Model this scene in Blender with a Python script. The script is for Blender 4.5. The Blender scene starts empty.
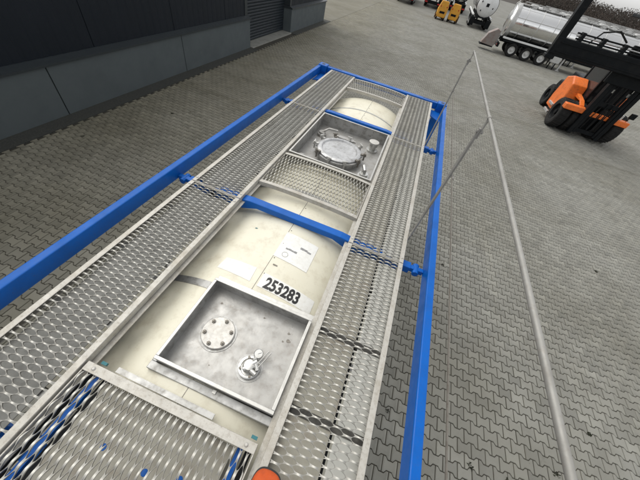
import bpy, math, random
import numpy as np
from mathutils import Vector, Matrix
R = math.radians
random.seed(7); rng = np.random.default_rng(11)
scene = bpy.context.scene
col = scene.collection

# ------------------------------------------------------------------ camera, sky, sun, exposure
CAM = Vector((0.49, 0.0, 4.2))
cam_d = bpy.data.cameras.new('camera'); cam = bpy.data.objects.new('camera', cam_d); col.objects.link(cam)
right = Vector((0.92355485, 0.33890905, 0.17940763)); down = Vector((0.37062794, -0.66886575, -0.64440169)); fwd = Vector((-0.09839394, 0.66163379, -0.74334337))
M4 = Matrix.Identity(4)
for i in range(3):
    M4[i][0] = right[i]; M4[i][1] = -down[i]; M4[i][2] = -fwd[i]; M4[i][3] = CAM[i]
cam.matrix_world = M4
cam_d.sensor_width = 36; cam_d.lens = 265.64 / 640 * 36; cam_d.clip_start = 0.05; cam_d.clip_end = 3000
scene.camera = cam

SUN_EL, SUN_AZ = 58, -62          # azimuth from +Y towards +X
world = bpy.data.worlds.new('World'); scene.world = world; world.use_nodes = True
wn = world.node_tree.nodes; wl = world.node_tree.links
for n in list(wn): wn.remove(n)
wo = wn.new('ShaderNodeOutputWorld'); wb = wn.new('ShaderNodeBackground'); sk = wn.new('ShaderNodeTexSky'); hs = wn.new('ShaderNodeHueSaturation')
sk.sky_type = 'NISHITA'; sk.sun_disc = False; sk.sun_elevation = R(SUN_EL); sk.sun_rotation = R(SUN_AZ)
sk.air_density = 1.0; sk.dust_density = 1.5; sk.ozone_density = 1.0
hs.inputs['Saturation'].default_value = 0.07
wl.new(sk.outputs[0], hs.inputs['Color']); wl.new(hs.outputs[0], wb.inputs['Color']); wb.inputs['Strength'].default_value = 0.15
wl.new(wb.outputs[0], wo.inputs['Surface'])
sun_d = bpy.data.lights.new('sun', 'SUN'); sun_d.energy = 1.1; sun_d.angle = R(60); sun_d.color = (1, 0.96, 0.87)
sun = bpy.data.objects.new('sun', sun_d); col.objects.link(sun)
sdir = Vector((math.cos(R(SUN_EL)) * math.sin(R(SUN_AZ)), math.cos(R(SUN_EL)) * math.cos(R(SUN_AZ)), math.sin(R(SUN_EL))))
sun.rotation_euler = sdir.to_track_quat('Z', 'Y').to_euler(); sun.location = (0, 0, 30)
scene.view_settings.view_transform = 'Standard'; scene.view_settings.look = 'None'
scene.view_settings.exposure = 0.56; scene.view_settings.gamma = 1; scene.view_settings.use_curve_mapping = False

# ------------------------------------------------------------------ materials
def mat(name, base, rough=0.6, metal=0.0, alt=None, scale=6.0, amount=0.5, detail=6, bump=0.0, bscale=60.0, alt2=None, scale2=30.0, thr=(0.45, 0.7), rvar=0.1, coord='Object', tone=0.0, spec=None, chips=None):
    m = bpy.data.materials.new(name); m.use_nodes = True
    nt = m.node_tree; N = nt.nodes; L = nt.links; b = N['Principled BSDF']
    b.inputs['Base Color'].default_value = (*base, 1); b.inputs['Roughness'].default_value = rough; b.inputs['Metallic'].default_value = metal
    tc = N.new('ShaderNodeTexCoord')
    if coord == 'World':
        g = N.new('ShaderNodeNewGeometry'); vec = g.outputs['Position']
    else: vec = tc.outputs['Object']
    cur = None
    def noise(sc, det=6, ro=0.6):
        n = N.new('ShaderNodeTexNoise'); n.inputs['Scale'].default_value = sc; n.inputs['Detail'].default_value = det; n.inputs['Roughness'].default_value = ro
        L.new(vec, n.inputs['Vector']); return n
    def ramp(src, a, c):
        r = N.new('ShaderNodeMapRange'); r.inputs[1].default_value = a; r.inputs[2].default_value = c; r.inputs[3].default_value = 0; r.inputs[4].default_value = 1
        L.new(src, r.inputs[0]); return r.outputs[0]
    def mix(fac, c1, c2, f=1.0):
        x = N.new('ShaderNodeMix'); x.data_type = 'RGBA'
        if f != 1.0:
            mm = N.new('ShaderNodeMath'); mm.operation = 'MULTIPLY'; L.new(fac, mm.inputs[0]); mm.inputs[1].default_value = f; fac = mm.outputs[0]
        L.new(fac, x.inputs[0])
        for s, c in ((6, c1), (7, c2)):
            if isinstance(c, tuple): x.inputs[s].default_value = (*c, 1)
            else: L.new(c, x.inputs[s])
        return x.outputs[2]
    cur = base
    if alt: 
        n = noise(scale, detail); cur = mix(ramp(n.outputs[0], *thr), cur, alt, amount)
    if alt2:
        n = noise(scale2, 8, 0.7); cur = mix(ramp(n.outputs[0], 0.5, 0.75), cur, alt2, amount)
    if chips:
        n = noise(38, 10, 0.75); cur = mix(ramp(n.outputs[0], 0.635, 0.67), cur, chips, 0.9); n = noise(4.5, 8, 0.8); cur = mix(ramp(n.outputs[0], 0.6, 0.8), cur, (0.06, 0.09, 0.14), 0.5)
    if tone:
        at = N.new('ShaderNodeAttribute'); at.attribute_name = 'tone'
        mr = N.new('ShaderNodeMapRange'); L.new(at.outputs['Fac'], mr.inputs[0]); mr.inputs[3].default_value = 1 - tone; mr.inputs[4].default_value = 1 + tone
        x = N.new('ShaderNodeVectorMath'); x.operation = 'SCALE'
        if isinstance(cur, tuple): x.inputs[0].default_value = cur
        else: L.new(cur, x.inputs[0])
        L.new(mr.outputs[0], x.inputs['Scale']); cur = x.outputs[0]
    if spec is not None: b.inputs['Specular IOR Level'].default_value = spec
    if not isinstance(cur, tuple): L.new(cur, b.inputs['Base Color'])
    if rvar:
        n = noise(scale * 2.3, 4); mr = N.new('ShaderNodeMapRange'); L.new(n.outputs[0], mr.inputs[0]); mr.inputs[1].default_value = 0.3; mr.inputs[2].default_value = 0.7
        mr.inputs[3].default_value = max(0.02, rough - rvar); mr.inputs[4].default_value = min(1, rough + rvar); L.new(mr.outputs[0], b.inputs['Roughness'])
    if bump:
        n = noise(bscale, 5, 0.65); bm = N.new('ShaderNodeBump'); bm.inputs['Strength'].default_value = bump; bm.inputs['Distance'].default_value = 0.01
        L.new(n.outputs[0], bm.inputs['Height']); L.new(bm.outputs[0], b.inputs['Normal'])
    return m

MT = {}
MT['blue'] = mat('blue_paint', (0.0008, 0.108, 0.46), 0.4, 0, spec=0.25, chips=(0.07, 0.035, 0.02), alt=(0.002, 0.07, 0.29), scale=5, amount=0.5, bump=0.05, bscale=120, alt2=(0.03, 0.10, 0.32), scale2=60)
MT['plank'] = mat('walkway_aluminium', (0.50, 0.49, 0.45), 0.5, 0.25, alt=(0.34, 0.33, 0.29), scale=7, amount=0.7, bump=0.12, bscale=150, alt2=(0.28, 0.26, 0.22), scale2=45)
MT['plank_edge'] = mat('walkway_edge_aluminium', (0.48, 0.465, 0.425), 0.5, 0.25, alt=(0.36, 0.33, 0.275), scale=9, amount=0.7, bump=0.15, bscale=120, alt2=(0.22, 0.185, 0.14), scale2=50)
MT['under'] = mat('support_galvanised', (0.42, 0.42, 0.40), 0.6, 0.2, alt=(0.25, 0.25, 0.24), scale=6, amount=0.6)
MT['tray'] = mat('dirty_tray', (0.40, 0.385, 0.325), 0.6, 0, alt=(0.29, 0.27, 0.22), scale=5, amount=0.7, alt2=(0.25, 0.2, 0.15), scale2=12)
MT['tray_grey'] = mat('grey_tray', (0.235, 0.235, 0.22), 0.6, 0.1, alt=(0.17, 0.17, 0.16), scale=7, amount=0.7, alt2=(0.12, 0.12, 0.11), scale2=22)
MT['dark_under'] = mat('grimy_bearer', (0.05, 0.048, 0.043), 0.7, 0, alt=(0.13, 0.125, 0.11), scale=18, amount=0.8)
MT['pale'] = mat('pale_support_sheet', (0.56, 0.56, 0.52), 0.5, 0.1, alt=(0.5, 0.5, 0.46), scale=6, amount=0.5)
MT['cream'] = mat('cream_cladding', (0.745, 0.715, 0.585), 0.42, 0, alt=(0.68, 0.635, 0.49), scale=3.0, amount=0.5, bump=0.06, bscale=18, alt2=(0.40, 0.33, 0.22), scale2=9, rvar=0.12)
MT['cream_dark'] = mat('cladding_underlay', (0.30, 0.275, 0.21), 0.7, 0, alt=(0.2, 0.18, 0.14), scale=4, amount=0.5)
MT['steel'] = mat('stainless_steel', (0.40, 0.395, 0.38), 0.42, 0.4, alt=(0.32, 0.31, 0.29), scale=7, amount=0.55, bump=0.05, bscale=70, alt2=(0.20, 0.165, 0.13), scale2=16, thr=(0.4, 0.65), rvar=0.15)
MT['steel_wall'] = mat('stainless_steel_sides', (0.42, 0.42, 0.41), 0.45, 0.6, alt=(0.24, 0.235, 0.22), scale=11, amount=0.7, bump=0.05, alt2=(0.16, 0.145, 0.12), scale2=22)
MT['steel_rim'] = mat('brushed_steel_rim', (0.52, 0.515, 0.49), 0.4, 0.55, alt=(0.4, 0.39, 0.37), scale=14, amount=0.6, bump=0.04)
MT['bright'] = mat('bright_steel', (0.60, 0.60, 0.58), 0.3, 0.8, alt=(0.33, 0.32, 0.30), scale=16, amount=0.5)
MT['cover'] = mat('machined_cover', (0.56, 0.55, 0.52), 0.48, 0.35, alt=(0.42, 0.40, 0.36), scale=18, amount=0.7, alt2=(0.35, 0.3, 0.25), scale2=60)
MT['lid'] = mat('weathered_lid_steel', (0.50, 0.505, 0.51), 0.4, 0.4, alt=(0.34, 0.34, 0.34), scale=9, amount=0.8, alt2=(0.18, 0.17, 0.16), scale2=25)
MT['bolt'] = mat('dark_bolt_steel', (0.22, 0.205, 0.18), 0.5, 0.6, alt=(0.12, 0.1, 0.08), scale=60, amount=0.6)
MT['galv'] = mat('galvanised_pipe', (0.33, 0.325, 0.305), 0.55, 0.25, alt=(0.22, 0.21, 0.19), scale=12, amount=0.6, bump=0.05, bscale=200, alt2=(0.25, 0.22, 0.19), scale2=80)
MT['galv_post'] = mat('galvanised_post', (0.30, 0.295, 0.28), 0.5, 0.4, alt=(0.2, 0.19, 0.175), scale=12, amount=0.6)
MT['white'] = mat('white_sticker', (0.82, 0.82, 0.79), 0.5, 0, alt=(0.72, 0.71, 0.66), scale=12, amount=0.6, alt2=(0.6, 0.57, 0.5), scale2=40)
MT['ink'] = mat('black_print', (0.018, 0.018, 0.018), 0.5, 0, rvar=0.05)
MT['grey_ink'] = mat('faded_print', (0.30, 0.30, 0.30), 0.6, 0, alt=(0.16, 0.16, 0.16), scale=80, amount=0.8)
MT['black_metal'] = mat('black_steel', spec=0.14, base=(0.006, 0.0075, 0.009), rough=0.5, alt=(0.016, 0.016, 0.016), scale=4, amount=0.6, bump=0.04)
MT['tyre'] = mat('tyre_rubber', (0.009, 0.009, 0.009), 0.9, 0, alt=(0.028, 0.026, 0.023), scale=5, amount=0.6, bump=0.2, bscale=40)
MT['orange'] = mat('orange_paint', (0.92, 0.205, 0.03), 0.4, 0, chips=(0.05, 0.03, 0.02), alt=(0.55, 0.12, 0.03), scale=3, amount=0.5, alt2=(0.3, 0.09, 0.04), scale2=12)
MT['yellow'] = mat('yellow_paint', (0.68, 0.33, 0.03), 0.45, 0, alt=(0.45, 0.2, 0.03), scale=3, amount=0.6)
MT['silver'] = mat('polished_tank_steel', (0.80, 0.80, 0.79), 0.16, 0.95, alt=(0.7, 0.7, 0.69), scale=0.8, amount=0.5, rvar=0.05, bump=0.015, bscale=3)
MT['silver_dull'] = mat('dull_aluminium', (0.55, 0.55, 0.54), 0.45, 0.6, alt=(0.4, 0.4, 0.39), scale=3, amount=0.6)
MT['white_paint'] = mat('white_paint', (0.74, 0.75, 0.75), 0.4, 0, alt=(0.55, 0.55, 0.53), scale=2, amount=0.5)
MT['rust'] = mat('rusty_cabinet', (0.24, 0.215, 0.20), 0.6, 0.2, alt=(0.20, 0.11, 0.085), scale=2.5, amount=0.8)
MT['glass'] = mat('dark_cab_glass', (0.02, 0.023, 0.026), 0.08, 0, rvar=0.02)
MT['lamp_glass'] = mat('lamp_glass', (0.7, 0.7, 0.66), 0.2, 0.3, rvar=0.02)
MT['red'] = mat('red_lens', (0.5, 0.02, 0.02), 0.25, 0, rvar=0.02)
MT['clad'] = mat('dark_facade_cladding', (0.005, 0.009, 0.015), 0.55, 0, spec=0.3, alt=(0.008, 0.012, 0.019), scale=1.2, amount=0.6, rvar=0.08)
MT['shutter'] = mat('dark_shutter', (0.016, 0.023, 0.03), 0.5, 0, alt=(0.02, 0.028, 0.034), scale=1.5, amount=0.5)
MT['plinth'] = mat('dark_concrete_plinth', (0.085, 0.102, 0.108), 0.75, 0, alt=(0.066, 0.08, 0.085), scale=1.3, amount=0.7, bump=0.08, bscale=60, alt2=(0.098, 0.116, 0.12), scale2=60)
MT['flash'] = mat('dark_flashing', (0.035, 0.043, 0.048), 0.4, 0.2)
MT['sill'] = mat('concrete_sill', (0.26, 0.26, 0.235), 0.8, 0, alt=(0.15, 0.15, 0.13), scale=3, amount=0.6, bump=0.1)
MT['gravel'] = mat('dark_gravel', (0.035, 0.037, 0.033), 0.95, 0, alt=(0.075, 0.075, 0.062), scale=38, amount=0.7, bump=0.6, bscale=55, coord='World')
MT['joint'] = mat('joint_sand', (0.035, 0.032, 0.024), 0.95, 0, alt=(0.06, 0.054, 0.036), scale=3, amount=0.7, coord='World')
MT['shoe'] = mat('orange_shoe_fabric', (0.55, 0.085, 0.015), 0.8, 0, alt=(0.38, 0.06, 0.015), scale=40, amount=0.5, bump=0.3, bscale=300)
MT['shoe_grey'] = mat('grey_blue_toe_fabric', (0.24, 0.28, 0.36), 0.8, 0, alt=(0.17, 0.2, 0.27), scale=60, amount=0.5, bump=0.3, bscale=300)
MT['sole'] = mat('dark_sole_rubber', (0.03, 0.03, 0.03), 0.85)
MT['teal'] = mat('teal_clip', (0.02, 0.16, 0.19), 0.5)
MT['moss'] = mat('moss_green_black', (0.02, 0.024, 0.012), 0.95, 0, alt=(0.035, 0.04, 0.016), scale=60, amount=0.7)
MT['forest'] = mat('bare_forest', (0.045, 0.036, 0.030), 0.95, 0, alt=(0.075, 0.055, 0.042), scale=0.06, amount=0.8, alt2=(0.03, 0.036, 0.028), scale2=0.2, coord='World')
MT['hill'] = mat('hill_soil', (0.042, 0.035, 0.028), 0.95, 0, alt=(0.06, 0.05, 0.038), scale=0.03, amount=0.8, coord='World')
def worn_nodes(m):
    # raised nodes of the mesh are scuffed bright by boots, the dips between stay grimy
    nt = m.node_tree; N = nt.nodes; L = nt.links; b = N['Principled BSDF']; src = b.inputs['Base Color'].links[0].from_socket
    at = N.new('ShaderNodeAttribute'); at.attribute_name = 'wear'; mr = N.new('ShaderNodeMapRange'); L.new(at.outputs['Fac'], mr.inputs[0]); mr.inputs[1].default_value = 0.05; mr.inputs[2].default_value = 0.9; mr.inputs[3].default_value = 0.62; mr.inputs[4].default_value = 1.3
    x = N.new('ShaderNodeVectorMath'); x.operation = 'SCALE'; L.new(src, x.inputs[0]); L.new(mr.outputs[0], x.inputs['Scale']); L.new(x.outputs[0], b.inputs['Base Color'])
worn_nodes(MT['plank'])
def paving_mat(name, tone, k):
    m = mat(name, (0.228*k, 0.226*k, 0.202*k), 0.8, 0, alt=(0.162*k, 0.157*k, 0.13*k), scale=0.35, amount=0.85, bump=0.25, bscale=130, alt2=(0.175*k, 0.171*k, 0.149*k), scale2=2.2, thr=(0.38, 0.66), coord='World', tone=tone)
    # olive-brown dirt film with the warehouse's shade painted into it, fading towards the container
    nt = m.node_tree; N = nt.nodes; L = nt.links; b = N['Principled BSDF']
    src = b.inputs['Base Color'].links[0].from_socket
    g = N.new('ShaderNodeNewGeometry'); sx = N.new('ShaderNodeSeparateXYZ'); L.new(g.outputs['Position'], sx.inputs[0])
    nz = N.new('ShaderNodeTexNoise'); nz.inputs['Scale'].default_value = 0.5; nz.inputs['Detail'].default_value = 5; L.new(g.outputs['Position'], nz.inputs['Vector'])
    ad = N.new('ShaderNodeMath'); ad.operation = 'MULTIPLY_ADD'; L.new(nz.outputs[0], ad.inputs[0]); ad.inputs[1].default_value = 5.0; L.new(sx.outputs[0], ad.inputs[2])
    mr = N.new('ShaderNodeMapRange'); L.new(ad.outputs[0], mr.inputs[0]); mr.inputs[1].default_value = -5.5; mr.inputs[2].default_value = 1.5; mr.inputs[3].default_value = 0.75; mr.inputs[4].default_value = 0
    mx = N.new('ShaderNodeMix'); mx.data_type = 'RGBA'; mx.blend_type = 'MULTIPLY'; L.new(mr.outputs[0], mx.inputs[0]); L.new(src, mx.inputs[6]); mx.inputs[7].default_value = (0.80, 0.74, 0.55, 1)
    # oil drips and tyre grime: sparse dark spots and long faint scuffs
    cur = mx.outputs[2]
    for sc, lo, hi, st, colr, f in ((1.1, 0.66, 0.74, (1, 1, 1), (0.45, 0.43, 0.38, 1), 0.8), (5.5, 0.70, 0.74, (1, 1, 1), (0.3, 0.28, 0.24, 1), 0.8), (0.9, 0.56, 0.72, (0.12, 1.3, 1), (0.68, 0.66, 0.6, 1), 0.7), (0.8, 0.6, 0.75, (0.9, 0.1, 1), (1.25, 1.22, 1.15, 1), 0.6)):
        mp = N.new('ShaderNodeMapping'); L.new(g.outputs['Position'], mp.inputs[0]); mp.inputs['Scale'].default_value = st; mp.inputs['Rotation'].default_value = (0, 0, 0.4)
        n2 = N.new('ShaderNodeTexNoise'); n2.inputs['Scale'].default_value = sc; n2.inputs['Detail'].default_value = 6; n2.inputs['Roughness'].default_value = 0.65; L.new(mp.outputs[0], n2.inputs['Vector'])
        m2 = N.new('ShaderNodeMapRange'); L.new(n2.outputs[0], m2.inputs[0]); m2.inputs[1].default_value = lo; m2.inputs[2].default_value = hi; m2.inputs[4].default_value = f
        x2 = N.new('ShaderNodeMix'); x2.data_type = 'RGBA'; x2.blend_type = 'MULTIPLY'; L.new(m2.outputs[0], x2.inputs[0]); L.new(cur, x2.inputs[6]); x2.inputs[7].default_value = colr; cur = x2.outputs[2]
    L.new(cur, b.inputs['Base Color'])
    return m
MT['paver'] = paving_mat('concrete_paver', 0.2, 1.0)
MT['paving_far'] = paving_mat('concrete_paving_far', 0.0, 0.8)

# ------------------------------------------------------------------ mesh helpers
class MB:
    def __init__(s): s.v = []; s.f = []
    def add(s, v, f):
        o = len(s.v); s.v += [tuple(p) for p in v]; s.f += [tuple(i + o for i in q) for q in f]; return s
    def box(s, x0, x1, y0, y1, z0, z1):
        return s.add([(x0,y0,z0),(x1,y0,z0),(x1,y1,z0),(x0,y1,z0),(x0,y0,z1),(x1,y0,z1),(x1,y1,z1),(x0,y1,z1)],
                     [(3,2,1,0),(4,5,6,7),(0,1,5,4),(1,2,6,5),(2,3,7,6),(3,0,4,7)])
    def beam(s, p, q, w, h, up=(0,0,1)):
        p = Vector(p); q = Vector(q); d = (q - p).normalized(); u = Vector(up); sd = d.cross(u)
        if sd.length < 1e-4: sd = d.cross(Vector((1,0,0)))
        sd.normalize(); u = sd.cross(d)
        a = sd * w / 2; b = u * h / 2
        vs = [p-a-b, p+a-b, p+a+b, p-a+b, q-a-b, q+a-b, q+a+b, q-a+b]
        return s.add(vs, [(0,1,2,3),(7,6,5,4),(0,4,5,1),(1,5,6,2),(2,6,7,3),(3,7,4,0)])
    def tube(s, path, r, n=10, cap=True):
        path = [Vector(p) for p in path]; rings = []; vs = []; fs = []
        prev = None
        for i, p in enumerate(path):
            d = (path[min(i+1, len(path)-1)] - path[max(i-1, 0)]).normalized()
            a = d.cross(Vector((0,0,1)) if abs(d.z) < 0.9 else Vector((1,0,0))).normalized() if prev is None else (prev - d * prev.dot(d)).normalized()
            prev = a; b = d.cross(a); rr = r[i] if isinstance(r, (list, tuple)) else r
            for k in range(n):
                t = 2*math.pi*k/n; vs.append(p + (a*math.cos(t) + b*math.sin(t))*rr)
        for i in range(len(path)-1):
            for k in range(n): fs.append((i*n+k, i*n+(k+1)%n, (i+1)*n+(k+1)%n, (i+1)*n+k))
        if cap: fs.append(tuple(range(n-1,-1,-1))); fs.append(tuple((len(path)-1)*n+k for k in range(n)))
        return s.add(vs, fs)
    def lathe(s, prof, c=(0,0,0), axis='z', n=24, ph=0.0, caps=True):
        # prof: list of (radius, height along axis)
        vs = []; fs = []
        for (r, h) in prof:
            for k in range(n):
                t = 2*math.pi*k/n + ph; a, b = r*math.cos(t), r*math.sin(t)
                p = (a, b, h) if axis == 'z' else ((h, a, b) if axis == 'x' else (b, h, a))
                vs.append((p[0]+c[0], p[1]+c[1], p[2]+c[2]))
        for i in range(len(prof)-1):
            for k in range(n): fs.append((i*n+k, i*n+(k+1)%n, (i+1)*n+(k+1)%n, (i+1)*n+k))
        if caps:
            fs.append(tuple(range(n-1,-1,-1))); fs.append(tuple((len(prof)-1)*n+k for k in range(n)))
        return s.add(vs, fs)
    def prism(s, poly, a0, a1, axis='z'):
        n = len(poly); vs = []
        for h in (a0, a1):
            for (p, q) in poly: vs.append((p,q,h) if axis == 'z' else ((h,p,q) if axis == 'x' else (p,h,q)))
        fs = [tuple(range(n-1,-1,-1)), tuple(range(n, 2*n))] + [(k, (k+1)%n, n+(k+1)%n, n+k) for k in range(n)]
        return s.add(vs, fs)
    def build(s, name, m, parent=None, smooth=False, bevel=0.0, seg=2, loc=None, rot=None, fix=True):
        me = bpy.data.meshes.new(name); me.from_pydata(s.v, [], s.f)
        if fix:
            import bmesh
            b = bmesh.new(); b.from_mesh(me); bmesh.ops.recalc_face_normals(b, faces=b.faces); b.to_mesh(me); b.free()
        me.materials.append(MT[m] if isinstance(m, str) else m)
        o = bpy.data.objects.new(name, me); col.objects.link(o)
        if parent: o.parent = parent
        if loc: o.location = loc
        if rot: o.rotation_euler = rot
        if smooth:
            me.shade_smooth() if hasattr(me, 'shade_smooth') else None
            try: me.set_sharp_from_angle(angle=R(38))
            except Exception: pass
        if bevel:
            md = o.modifiers.new('bevel', 'BEVEL'); md.width = bevel; md.segments = seg; md.limit_method = 'ANGLE'; md.angle_limit = R(40); md.harden_normals = False
        return o
def empty(name, loc=(0,0,0), rz=0, parent=None):
    o = bpy.data.objects.new(name, None); o.location = loc; o.rotation_euler = (0,0,rz); col.objects.link(o); o.empty_display_size = 0.2
    if parent: o.parent = parent
    return o
def tag(o, label=None, cat=None, group=None, kind=None):
    for k, v in (('label', label), ('category', cat), ('group', group), ('kind', kind)):
        if v: o[k] = v
    return o
def copy_tree(o, parent=None):
    c = o.copy(); col.objects.link(c)
    if parent: c.parent = parent
    for ch in list(o.children): copy_tree(ch, c)
    return c

# ------------------------------------------------------------------ ground: H-shaped pavers
ground = tag(MB().add([(-1200,-600,-0.014),(1200,-600,-0.014),(1200,1600,-0.014),(-1200,1600,-0.014)], [(0,1,2,3)]).build('ground', 'joint', fix=False), kind='structure')
PX, PY_, PA = 0.197, 0.1425, 0.0165
FX0, FX1, FY0, FY1 = -7.02, 22.0, -1.6, 46.0
def paver_arrays(gap=0.0052, ch=0.005):
    h = PX/2
    def outline(ins):
        hx = h - ins; hy = PY_/2
        up = [(-hx, hy+PA-ins), (-h*0.68+ins*0.3, hy+PA-ins), (-h*0.34-ins*0.3, hy-PA-ins), (h*0.34+ins*0.3, hy-PA-ins), (h*0.68-ins*0.3, hy+PA-ins), (hx, hy+PA-ins)]
        return up + [(x, -y) for x, y in reversed(up)]
    a = outline(gap + ch); b = outline(gap)
    v = [(x, y, 0) for x, y in a] + [(x, y, -0.006) for x, y in b] + [(x, y, -0.02) for x, y in b]
    # concave outline: split the top into three convex pieces
    f = [(0,1,10,11)[::-1], (1,2,9,10)[::-1], (2,3,8,9)[::-1], (3,4,7,8)[::-1], (4,5,6,7)[::-1]]
    for i in range(12):
        j = (i+1) % 12; f.append((i, 12+i, 12+j, j)[::-1]); f.append((12+i, 24+i, 24+j, 12+j)[::-1])
    return np.array(v), f
PV, PF = paver_arrays()
def proj(P):
    d = P - np.array(CAM); c = d @ np.array([right, down, fwd]).T
    return c[:,0]/c[:,2]*265.64+320, c[:,1]/c[:,2]*265.64+240, c[:,2]
rows = int((FY1-FY0)/PY_); cols = int((FX1-FX0)/PX)
rr, cc = np.meshgrid(np.arange(rows), np.arange(cols), indexing='ij')
cx = FX0 + PX*0.5 + cc*PX + (rr % 2)*PX/2; cy = FY0 + PY_*0.5 + rr*PY_
C = np.stack([cx.ravel(), cy.ravel(), np.zeros(cx.size)], 1)
C[:,2] = rng.normal(0, 0.0012, len(C)) + 0.004*np.sin(C[:,0]*0.9+1.3)*np.sin(C[:,1]*0.7) - 0.004
tilt = rng.normal(0, 0.006, (len(C), 2)); yaw = rng.normal(0, 0.006, len(C)); tone = np.clip(rng.normal(0.5, 0.2, len(C)) + np.where(rng.random(len(C)) < 0.03, rng.choice([-0.45, 0.45], len(C)), 0), 0, 1)
u, v, w = proj(C)
# keep what the view can reach, with a wide margin for a step to the side
keep = (w > 0.2) & (u > -160) & (u < 800) & (v > -60) & (v < 640)
C, tilt, yaw, tone, u, v, w = C[keep], tilt[keep], yaw[keep], tone[keep], u[keep], v[keep], w[keep]
open_ground = (u > 4) & (u < 636) & (v > 4) & (v < 478) & (((C[:,0] > 2.35) & (v > 150)) | ((C[:,0] < -2.2) & (u < 100)))
score = np.where(open_ground, 1/w, 0); order = np.argsort(-score)
single = order[:300]; rest = order[300:]
meshes = []
for k in range(12):
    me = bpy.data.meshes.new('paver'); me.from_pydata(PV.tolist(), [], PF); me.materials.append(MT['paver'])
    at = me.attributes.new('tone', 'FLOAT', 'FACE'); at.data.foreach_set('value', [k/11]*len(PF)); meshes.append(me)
for i in single:
    o = bpy.data.objects.new('paver', meshes[int(round(tone[i]*11))]); o.location = C[i]; o.rotation_euler = (tilt[i,0], tilt[i,1], yaw[i]); col.objects.link(o); o.parent = ground
def big_paver_mesh(idx, PV=PV, PF=PF):
    n = len(idx); nv = len(PV)
    c, s = np.cos(yaw[idx])[:,None], np.sin(yaw[idx])[:,None]
    X = PV[None,:,0]*c - PV[None,:,1]*s; Y = PV[None,:,0]*s + PV[None,:,1]*c
    Z = PV[None,:,2] + tilt[idx,0][:,None]*PV[None,:,1] - tilt[idx,1][:,None]*PV[None,:,0]
    V = np.stack([X + C[idx,0][:,None], Y + C[idx,1][:,None], Z + C[idx,2][:,None]], 2).reshape(-1, 3)
    F = np.array(PF); nf = len(F)
    FF = (F[None] + (np.arange(n)*nv)[:,None,None]).reshape(-1, 4)
    me = bpy.data.meshes.new('paver_field'); me.vertices.add(len(V)); me.vertices.foreach_set('co', V.ravel())
    me.loops.add(FF.size); me.loops.foreach_set('vertex_index', FF.ravel().astype(np.int32))
    me.polygons.add(len(FF)); me.polygons.foreach_set('loop_start', np.arange(0, FF.size, 4, dtype=np.int32)); me.polygons.foreach_set('loop_total', np.full(len(FF), 4, dtype=np.int32))
    at = me.attributes.new('tone', 'FLOAT', 'FACE'); at.data.foreach_set('value', np.repeat(tone[idx], nf).astype(np.float32))
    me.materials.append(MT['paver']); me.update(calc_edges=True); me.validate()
    o = bpy.data.objects.new('paver_field', me); col.objects.link(o); o.parent = ground; o['kind'] = 'stuff'
far = C[rest,1] > 16
big_paver_mesh(rest[~far]); PV2 = PV[:24].copy(); PV2[12:,2] = -0.013
big_paver_mesh(rest[far], PV2, [f for f in PF if max(f) < 24])
m = MB()
def sheet(x0, x1, y0, y1): m.add([(x0,y0,-0.004),(x1,y0,-0.004),(x1,y1,-0.004),(x0,y1,-0.004)], [(0,1,2,3)])
sheet(-150, 260, FY1-0.03, 320); sheet(FX1, 260, -80, FY1-0.03); sheet(-40, FX1, -80, FY0); sheet(-150, FX0+0.06, 24.45, FY1-0.03)
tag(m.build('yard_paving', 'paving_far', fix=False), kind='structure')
gs = MB(); gs.box(-7.6, -6.98, -12, 13.75, -0.05, 0.012); gs.box(-7.6, -6.98, 18.35, 25.0, -0.05, 0.012)
tag(gs.build('gravel_strip', 'gravel'), kind='structure')
# small tufts of moss in the joints: one uncountable scatter
mo = MB()
for (x, y, r) in [(4.32,1.35,.05),(1.62,1.75,.05),(1.9,1.2,.035),(1.55,1.05,.03),(3.1,1.0,.045),(3.6,1.02,.04),(5.0,2.1,.03),(-5.7,6.2,.05),(-6.4,4.0,.04),(2.6,4.4,.03),(6.5,6.2,.04)]:
    for k in range(26):
        a = random.uniform(0, 6.28); d = r*math.sqrt(random.random()); s = random.uniform(.006,.014); px, py = x+d*math.cos(a), y+d*math.sin(a); b = random.uniform(0,6.28)
        mo.add([(px-s*math.cos(b), py-s*math.sin(b), -.006), (px+s*math.cos(b), py+s*math.sin(b), -.006), (px+s*.4, py+s*.3, random.uniform(.008,.022))], [(0,1,2)])
tag(mo.build('moss_tufts', 'moss', fix=False), 'dark moss tufts growing in the paving joints', 'moss', kind='stuff')

# ------------------------------------------------------------------ warehouse
WX = -7.4
wh = empty('warehouse', (WX, 5, 0)); tag(wh, 'dark grey warehouse with concrete plinth and roller shutter beside the paved yard', 'building')
def W(mb, name, m, parent, **k):
    o = mb.build(name, m, None, **k); o.parent = parent; o.matrix_parent_inverse = Matrix.Translation(-Vector(parent.matrix_basis.translation)) if parent.parent is None else Matrix.Identity(4); return o
wall_core = W(MB().box(-22, WX-0.62, -12, 24.4, -0.1, 7.4), 'inner_wall', 'clad', wh)
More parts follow.
